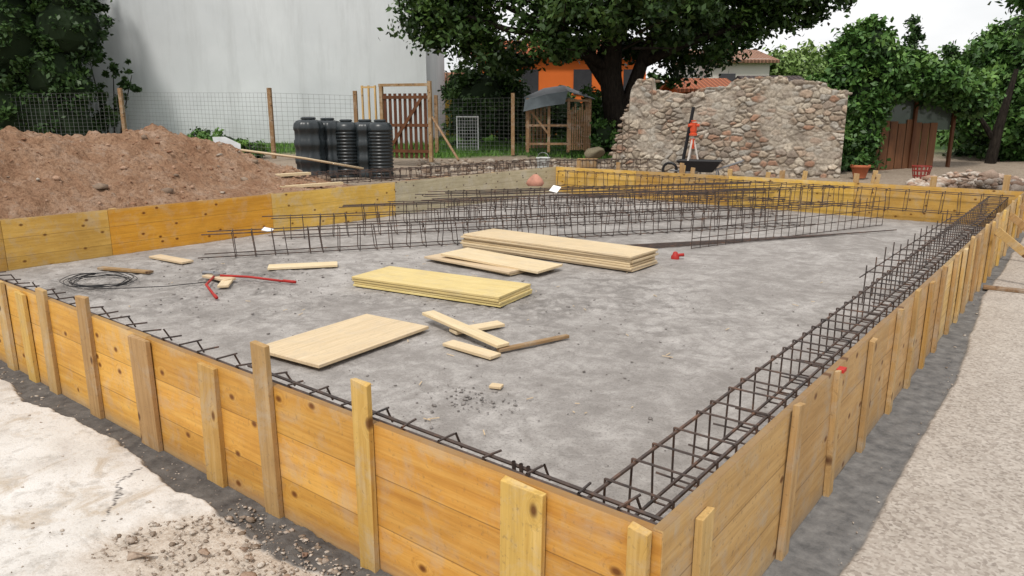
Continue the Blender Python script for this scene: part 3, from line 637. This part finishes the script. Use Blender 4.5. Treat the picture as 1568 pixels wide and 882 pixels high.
sw=empty('stone_wall'); mesh_np('masonry',np.array(rows),Fq,s.m,sw,smooth=True,attrs={'scol':np.clip(np.array(cols),0,1)})
P=[]
for k in range(90):
    u=rng.uniform(.5,Lw); P.append((A[0]+dr[0]*u-nn[0]*rng.uniform(.0,.5),A[1]+dr[1]*u-nn[1]*rng.uniform(0,.5),np.interp(u,pu,pz)-.02))
rocks('cap_stones',np.array(P),rng.uniform(.05,.10,90),M_rock,sw,flat=.6)
P=[]
for k in range(60):
    u=rng.uniform(-.03,.05); z=rng.uniform(.5,1.0)
    if k>15: z=rng.uniform(.5,2.55); u=np.interp(z,[.95,1.4,1.95,2.45,2.7],[.0,.1,.25,.4,.55])
    w_=rng.uniform(0,.5); P.append((A[0]+dr[0]*u-nn[0]*w_,A[1]+dr[1]*u-nn[1]*w_,z-.05))
rocks('quoin_stones',np.array(P),rng.uniform(.08,.13,60),M_rock,sw,flat=.6)
P=[]
for k in range(520):
    c=at((random.uniform(640,960)-784)/1148,random.uniform(18.5,24),0); P.append((c.x,c.y,Tz(c.x,c.y)))
rocks('loose_stones',np.array(P),rng.gamma(2,.03,520)+.02,M_rock,flat=.7)
P=[]
for k in range(500):
    px=random.uniform(1400,1620); c=at((px-784)/1148,random.uniform(15.2,17.2),0); P.append((c.x,c.y,.45+random.uniform(0,.26)*math.exp(-((px-1500)/70)**2)))
rocks('stone_pile',np.array(P),rng.gamma(3,.02,500)+.025,rockmat('pile',(.38,.24,.17),(.5,.4,.32),(.6,.55,.48)),flat=.7)

# ---------------------------------------------------------------- buildings
w=NT('white_render',.9,.15); v=w.coord(); n1=w.noise(v,.25,5,.6,.3); n2=w.noise(w.coord(scale=(1,1,.15)),1.5,5,.7)
cc=w.ramp(n1,[(.3,(.56,.585,.60)),(.7,(.69,.715,.73))]); cc=w.mix(w.ramp(n2,[(.48,0.),(.72,.45)]),cc,(.43,.445,.45))
sx=w.n('ShaderNodeSeparateXYZ'); tc=w.n('ShaderNodeTexCoord'); w.l(tc.outputs['Object'],sx.inputs[0])
cc=w.mix(w.ramp(w.math('MULTIPLY_ADD',w.noise(v,2,4),.6,w.math('MULTIPLY',sx.outputs[2],.3)),[(.25,.5),(.8,0.)]),cc,(.40,.40,.385)); w.col(cc)
wb=empty('white_building'); a0=Vector((-36,7.1)); a1=Vector((-20.3,19.5)); dd=(a1-a0); Lb=dd.length; ang=math.atan2(dd.y,dd.x)
b=MB(); b.box((Lb/2,4,4.5),(Lb,8,9)); b.obj('walls',w.m,wb,loc=(a0.x,a0.y,.5),rotz=ang)
b=MB(); b.box((Lb/2,4,9.3),(Lb+.8,8.8,.3)); b.obj('roof',simple('roof_slab',(.3,.16,.1),.9),wb,loc=(a0.x,a0.y,.5),rotz=ang)
def house(name,px0,px1,F,z0,zw,zr,depth,cw,cr,chim=None,win=()):
    e=empty(name); p0=at((px0-784)/1148,F,z0);p1=at((px1-784)/1148,F,z0); d=p1-p0; Lh=d.length; an=math.atan2(d.y,d.x)
    b=MB(); b.box((Lh/2,depth/2,(zw-z0)/2),(Lh,depth,zw-z0)); b.obj('walls',simple(name+'_render',cw,.9,.12,1.5),e,loc=p0,rotz=an)
    b=MB(); o=.4; zz=zw-z0; r=zr-z0
    b.v=[Vector(q) for q in ((-o,-o,zz-.1),(Lh+o,-o,zz-.1),(Lh+o,depth/2,r),(-o,depth/2,r),(-o,depth+o,zz-.1),(Lh+o,depth+o,zz-.1))]; b.f=[(0,1,2,3),(3,2,5,4)]
    tm=NT(name+'_tiles',.85,.2); v=tm.coord(); wv=tm.n('ShaderNodeTexWave'); wv.inputs['Scale'].default_value=1.6; wv.inputs['Distortion'].default_value=.6; tm.l(v,wv.inputs['Vector']); tm.col(tm.mix(wv.outputs['Fac'],tuple(x*.55 for x in cr),cr)); tm.bump(wv.outputs['Fac'],1,.08)
    ob=b.obj('roof',tm.m,e,loc=p0,rotz=an); so=ob.modifiers.new('s','SOLIDIFY'); so.thickness=.15
    b=MB()
    for u in win: b.box((u*Lh,-.02,zz*.66),(.9,.08,1.2))
    if win: b.obj('windows',simple(name+'_glass',(.05,.05,.055),.2),e,loc=p0,rotz=an)
    if chim is not None:
        b=MB(); b.box((chim*Lh,depth/2,r+.3),(.45,.45,1.1)); b.box((chim*Lh,depth/2,r+.9),(.6,.6,.12)); b.obj('chimney',simple(name+'_chimney',(.35,.14,.08),.9),e,loc=p0,rotz=an)
    return e
house('orange_house',735,985,38,.8,4.9,5.8,7,(.72,.16,.03),(.45,.13,.05),None,(.3,.62,.92))
house('orange_shed',1045,1112,34,.8,3.15,3.6,4,(.6,.16,.05),(.42,.14,.07))
house('tiled_house',1080,1170,42,.8,4.9,5.7,8,(.6,.57,.52),(.4,.22,.15),.6,(.3,))
house('yellow_house',655,705,40,.8,3.4,4.2,5,(.6,.42,.08),(.35,.17,.1))
house('garden_hut',1155,1222,30,.8,3.1,3.5,3,(.16,.12,.10),(.10,.075,.07))

# ---------------------------------------------------------------- fence, gate
fe=empty('wire_fence'); M_wire=simple('galvanised_wire',(.22,.23,.23),.5,.1,metal=.3)
pts=[(-31.5,6.0,.9,2.75),(-25.7,10.16,.88,2.83),(-19.3,11.7,.62,2.75),(-18.3,14.2,.62,2.7)]
pts2=[(-17.3,16.9,.65,2.6),(-14.8,18,.6,2.65),(-12.9,19.6,.6,2.5)]
b=MB();pb=MB()
for pl in (pts,pts2):
    for q in range(len(pl)-1):
        p0=Vector(pl[q][:3]);p1=Vector(pl[q+1][:3]); t0=pl[q][3]-.15;t1=pl[q+1][3]-.15; Ls=(p1-p0).length
        nh=14
        for k in range(nh+1):
            f=k/nh; z0=p0.z+.05+(t0-p0.z-.05)*f; z1=p1.z+.05+(t1-p1.z-.05)*f
            b.tube((p0.x,p0.y,z0),(p1.x,p1.y,z1),.004,3)
        nv=int(Ls/.16)
        for k in range(nv+1):
            f=k/nv; c=p0.lerp(p1,f); b.tube((c.x,c.y,c.z+.05),(c.x,c.y,t0+(t1-t0)*f),.004,3)
    for x,y,z0,z1 in pl: pb.box((x,y,(z0+z1)/2),(.12,.12,z1-z0),Rz(.6))
b.obj('mesh',M_wire,fe); pb.obj('posts',M_old,fe,bevel=.01)
ga=empty('wooden_gate'); g0=at((588-784)/1148,22.5,.6); g1=at((657-784)/1148,22.0,.6); d=g1-g0; Lg=d.length; an=math.atan2(d.y,d.x)
b=MB(); Hg=1.95
nS=9
for k in range(nS): b.box((.09+(Lg-.18)*k/(nS-1),0,Hg/2+.05),(.09,.025,Hg-.08))
b.obj('slats',M_brown,ga,loc=g0,rotz=an)
b=MB()
for z in (.3,1.05,1.85): b.box((Lg/2,-.03,z),(Lg,.03,.09))
b.box((Lg/2,-.062,1.07),(1.9,.03,.09),Matrix.Rotation(-.93,3,'Y')); b.obj('rails',M_brown,ga,loc=g0,rotz=an)
b=MB(); b.box((-.03,0,1.1),(.1,.1,2.2)); b.box((Lg+.06,0,1.15),(.1,.1,2.3)); b.box((Lg/2,0,2.2),(Lg+.2,.08,.08)); b.obj('frame',M_old,ga,loc=g0,rotz=an)
g0=at((558-784)/1148,22.8,.6); b=MB()
for u in (0,.22,.44): b.box((u,0,1.1),(.05,.05,2.2))
for z in (.1,1.1,2.15): b.box((.22,0,z),(.5,.045,.05))
fp=empty('fence_panel'); b.obj('frame',M_stake,fp,loc=g0,rotz=an)
b=MB(); b.tube(at((662-784)/1148,22,1.9),at((702-784)/1148,21,.7),.035,6); b.obj('wooden_prop',M_old)
b=MB(); c=at((700-784)/1148,27,.7)
for k in range(9): b.tube((k*.095,0,0),(k*.095,0,1.15),.007,4)
for k in range(11): b.tube((0,0,k*.115),(.76,0,k*.115),.007,4)
for q in ((0,0),(.76,0)): b.tube((q[0],0,0),(q[0],0,1.2),.025,6)
b.tube((0,0,1.17),(.76,0,1.17),.025,6); b.obj('white_trellis',simple('white_metal',(.75,.75,.75),.5,.05),None,loc=c,rotz=.67)

# ---------------------------------------------------------------- plastic tanks
M_tank=simple('black_plastic',(.018,.024,.027),.35,.3,8,spec=.5)
def prof(r,H,nr):
    p=[(0,r)]
    for k in range(nr):
        z0=H*.82*k/nr; dz=H*.82/nr
        p+=[(z0+.02,r),(z0+dz*.3,r*1.0),(z0+dz*.38,r*.93),(z0+dz*.85,r*.93),(z0+dz*.95,r)]
    p+=[(H*.84,r),(H*.90,r*.96),(H*.95,r*.8),(H*.97,r*.5),(H*.975,r*.42),(H,r*.4)]
    return p
for px,F,r,Hh,fl_,nr in ((474,18.3,.36,1.44,.06,3),(503,18.7,.34,1.42,.06,3),(531,18.7,.31,1.38,.0,14),(560,18.8,.33,1.38,.05,3),(583,18.4,.30,1.38,.0,14)):
    c=at((px-784)/1148,F,.45); e=empty('plastic_tank')
    b=MB(); b.revolve(c,prof(r,Hh,nr),48,fl_,10); b.obj('shell',M_tank,e,True)
    b=MB(); b.revolve(c+Vector((0,0,Hh-.03)),[(0,r*.5),(.03,r*.5),(.05,r*.4)],20); b.obj('lid',M_tank,e)
c=at((463-784)/1148,17.9,.52); b=MB(); b.tube(c,c+Vector((-.1,-.25,.0)),.08,12,cap=True)
b.obj('orange_pipe',simple('orange_pvc',(.6,.14,.03),.5))

# ---------------------------------------------------------------- garden shelter
gs=empty('garden_shelter'); s0=at((808-784)/1148,25,.75); an=.67; b=MB()
for x,y in ((0,0),(.7,0),(1.35,0),(2.05,0),(0,1.4),(2.05,1.4)): b.box((x,y,.85),(.09,.09,1.75))
for z in (.25,.85,1.65): b.box((1.0,0,z),(2.15,.06,.07))
for k in range(9): b.box((1.42+k*.075,-.05,.7+.05*(k%3)),(.05,.02,1.3+.1*(k%3)))
for k in range(5): b.box((.1+k*.13,1.3,.8),(.09,.03,1.5))
b.box((.35,-.02,1.0),(1.3,.04,.06),Matrix.Rotation(.9,3,'Y')); b.obj('frame',M_old,gs,loc=s0,rotz=an)
b=MB(); b.v=[Vector(q) for q in ((-.1,-.2,1.65),(.6,-.25,1.85),(1.3,-.2,1.95),(2.2,-.2,1.7),(-.1,1.8,1.8),(.6,1.8,2.1),(1.3,1.8,2.2),(2.2,1.8,1.85),(-.15,-.22,1.3),(.5,-.3,1.45),(1.2,-.28,1.55))]; b.f=[(0,1,5,4),(1,2,6,5),(2,3,7,6),(8,9,1,0),(9,10,2,1)]
o=b.obj('tarpaulin',simple('dark_tarp',(.09,.11,.12),.4,.4),gs,loc=s0,rotz=an); o.modifiers.new('s','SOLIDIFY').thickness=.02
# ---------------------------------------------------------------- right wooden shed with glass
rs=empty('wooden_shed'); s0=at((1335-784)/1148,20.4,.45); s1=at((1455-784)/1148,20.9,.45); d=s1-s0; Ls=d.length; an=math.atan2(d.y,d.x)
M_shed=wood('shed_wood',(.09,.035,.02),(.15,.06,.03),(.22,.09,.045),stain=.5,axis='z',knots=False)
b=MB()
for k in range(8): b.box((.14+k*.25,0,.6+.1*random.random()),(.22,.03,1.2+.3*random.random()))
b.obj('boards',M_shed,rs,loc=s0,rotz=an)
b=MB()
for k in (0,.5,1): b.box((Ls*k,-.03,1.05),(.08,.08,2.1))
b.box((Ls/2,-.03,2.1),(Ls,.08,.1)); b.obj('frame',M_brown,rs,loc=s0,rotz=an)
b=MB(); b.box((Ls/2,.03,1.6),(Ls-.1,.02,1.0)); b.box((Ls/2,1.2,1.0),(Ls,.05,2.0)); gm=simple('dusty_glass',(.07,.09,.08),.12,.5,2,spec=.6); b.obj('glazing',gm,rs,loc=s0,rotz=an)
b=MB(); b.box((Ls/2,.6,2.2),(Ls+.2,1.5,.06),Matrix.Rotation(.12,3,'X')); b.obj('roof',M_brown,rs,loc=s0,rotz=an)
M_terra=simple('terracotta',(.42,.13,.06),.8,.2)
c=at((1322-784)/1148,18.2,.45); b=MB(); b.revolve(c,[(0,.14),(.25,.2),(.25,.23),(.32,.23),(.32,.19),(.28,.18)],20); fpz=empty('flower_pot'); b.obj('pot',M_terra,fpz,True)
foliage('plant',[(c.x,c.y,.85,.2,.2,.18)],500,.1,L_ivy,fpz,.08,30)
c=at((1417-784)/1148,17.6,.45); b=MB()
for k in range(14):
    a=k*math.pi*2/14; b.tube(c+Vector((.15*math.cos(a),.15*math.sin(a),0)),c+Vector((.21*math.cos(a),.21*math.sin(a),.33)),.010,5)
for z,r in ((0,.15),(.1,.17),(.22,.19),(.33,.21)):
    b.path([c+Vector((r*math.cos(q*.3),r*math.sin(q*.3),z)) for q in range(22)],.012,5)
b.obj('red_basket',simple('dark_red_plastic',(.25,.03,.02),.5))
c=at((832-784)/1148,20.5,.48); bu=empty('bucket'); b=MB(); b.revolve(c,[(0,.15),(.3,.19),(.32,.2),(.34,.19),(.3,.16)],20); b.obj('body',simple('grey_plastic',(.55,.57,.55),.5,.1),bu,True)
b=MB(); b.path([c+Vector((.19*math.cos(t*.4),0,.33+.14*math.sin(t*.4))) for t in range(9)],.008,5); b.obj('handle',M_steel,bu)
c=at((912-784)/1148,23,.8); rocks('mossy_boulder',np.array([(c.x,c.y,c.z)]),[.32],rockmat('moss_stone',(.2,.17,.11),(.28,.24,.17),(.3,.28,.2)),flat=1.2,fine=True)
wh=empty('wheelbarrow'); c=at((1075-784)/1148,18.4,.45); b=MB()
b.v=[c+Rz(.3)@Vector(q) for q in ((-.55,-.3,.42),(.5,-.3,.42),(.5,.3,.42),(-.55,.3,.42),(-.3,-.2,.15),(.3,-.2,.15),(.3,.2,.15),(-.3,.2,.15))]; b.f=[(0,1,5,4),(1,2,6,5),(2,3,7,6),(3,0,4,7),(4,5,6,7)]
o=b.obj('tray',M_blk,wh); o.modifiers.new('s','SOLIDIFY').thickness=.015
b=MB()
for s in (-.2,.2): b.path([c+Rz(.3)@Vector(q) for q in ((-.75,0,.15),(-.3,s,.14),(.4,s,.2),(1.0,s*1.5,.42))],.018,6); b.tube(c+Rz(.3)@Vector((.4,s,.2)),c+Rz(.3)@Vector((.45,s,0)),.018,6)
b.obj('frame',M_steel,wh)
b=MB(); R3=Rz(.3)
b.path([c+R3@Vector((-.75+.17*math.cos(q*.35),0,.17+.17*math.sin(q*.35))) for q in range(19)],.035,6); b.obj('wheel',M_blk,wh)
ti=empty('surveying_instrument'); c=at((1061-784)/1148,18.9,.45); b=MB(); M_or=simple('orange_plastic',(.6,.08,.03),.45,.1)
for a in (.3,2.4,4.5): b.tube(c+Vector((0,0,1.0)),c+Vector((.25*math.cos(a),.25*math.sin(a),0)),.025,6)
b.obj('tripod',simple('tripod_wood',(.6,.55,.5),.6),ti)
b=MB(); b.revolve(c+Vector((0,0,1.0)),[(0,.1),(.05,.1),(.06,.07),(.12,.08)],14); b.box(c+Vector((0,0,1.22)),(.13,.11,.2)); b.tube(c+Vector((-.1,-.1,1.25)),c+Vector((.1,.1,1.25)),.04,10,cap=True); b.box(c+Vector((0,0,1.36)),(.13,.03,.03)); b.box(c+Vector((.0,0,.8)),(.09,.09,.25)); b.obj('head',M_or,ti)
c=at((1050-784)/1148,19.1,.45); b=MB(); b.tube(c+Vector((-.1,0,0)),c+Vector((.12,.1,1.7)),.045,6,cap=True); b.obj('levelling_staff',M_blk)
for px,F,hgt in ((1048,17.6,.35),(1063,17.5,.3),(1180,16.8,.25),(1237,16.5,.3),(1345,16,.35),(1350,15.6,.3)):
    c=at((px-784)/1148,F,.45); e=empty('wooden_peg'); obox('peg',(c.x,c.y,.45+hgt/2),(.1,.05,hgt),M_stake,e,(0,.1,.3))
b=MB()
def beam(px0,F0,px1,F1,z,w):
    p0=at((px0-784)/1148,F0,z); p1=at((px1-784)/1148,F1,z); d=p1-p0; b.box((p0+p1)/2,(d.length,w,.05),Rz(math.atan2(d.y,d.x)))
beam(335,13.9,470,15.2,.80,.16); beam(350,13.5,520,15.0,.62,.12); beam(360,16.5,455,17.2,.62,.14); beam(345,17.2,440,17.6,.66,.1)
b.obj('timber_boards',M_board)
e=empty('tool_crate'); c=at((900-784)/1148,20.2,.55); obox('box',(c.x,c.y,.62),(.5,.35,.28),M_old,e,(0,0,.5)); obox('lid',(c.x,c.y,.78),(.54,.38,.03),M_stake,e,(0,0,.5))

# ---------------------------------------------------------------- light, sky, camera
SE,SA=math.radians(58),math.radians(-72)
sd=Vector((math.cos(SE)*math.cos(SA),math.cos(SE)*math.sin(SA),math.sin(SE)))
ld=bpy.data.lights.new('sun','SUN'); ld.energy=2.4; ld.angle=math.radians(8.0); ld.color=(1,.955,.89)
lo=bpy.data.objects.new('sun',ld); link(lo); lo.rotation_euler=(-sd).to_track_quat('-Z','Y').to_euler(); lo.location=(5,-10,20)
wd=bpy.data.worlds.new('World'); scene.world=wd; wd.use_nodes=True; nt=wd.node_tree; bg=nt.nodes['Background']
sky=nt.nodes.new('ShaderNodeTexSky'); sky.sky_type='NISHITA'; sky.sun_disc=False; sky.sun_elevation=SE; sky.sun_rotation=math.pi/2-SA; sky.air_density=1.0; sky.dust_density=3.0; sky.ozone_density=1.0
tc=nt.nodes.new('ShaderNodeTexCoord'); nz_=nt.nodes.new('ShaderNodeTexNoise'); nz_.inputs['Scale'].default_value=2.2; nz_.inputs['Detail'].default_value=5
mp=nt.nodes.new('ShaderNodeMapping'); mp.inputs['Scale'].default_value=(1,1,3); nt.links.new(tc.outputs['Generated'],mp.inputs[0]); nt.links.new(mp.outputs[0],nz_.inputs['Vector'])
rp=nt.nodes.new('ShaderNodeValToRGB'); rp.color_ramp.elements[0].position=.3; rp.color_ramp.elements[0].color=(.6,.6,.6,1); rp.color_ramp.elements[1].position=.55; rp.color_ramp.elements[1].color=(1,1,1,1); nt.links.new(nz_.outputs['Fac'],rp.inputs[0])
mx=nt.nodes.new('ShaderNodeMix'); mx.data_type='RGBA'; nt.links.new(rp.outputs[0],mx.inputs[0]); nt.links.new(sky.outputs[0],mx.inputs[6]); mx.inputs[7].default_value=(9.4,9.4,9.45,1)
nt.links.new(mx.outputs[2],bg.inputs['Color']); bg.inputs['Strength'].default_value=.11
cam=bpy.data.cameras.new('camera'); co=bpy.data.objects.new('camera',cam); link(co); co.location=(.9133,-1.9172,2.0); co.rotation_euler=(math.pi/2-.2335,0,.6692)
cam.sensor_width=36; cam.lens=1126.19/1568*36; cam.clip_end=3000; cam.clip_start=.05; scene.camera=co
scene.view_settings.view_transform='Standard'; scene.view_settings.look='None'; scene.view_settings.exposure=0
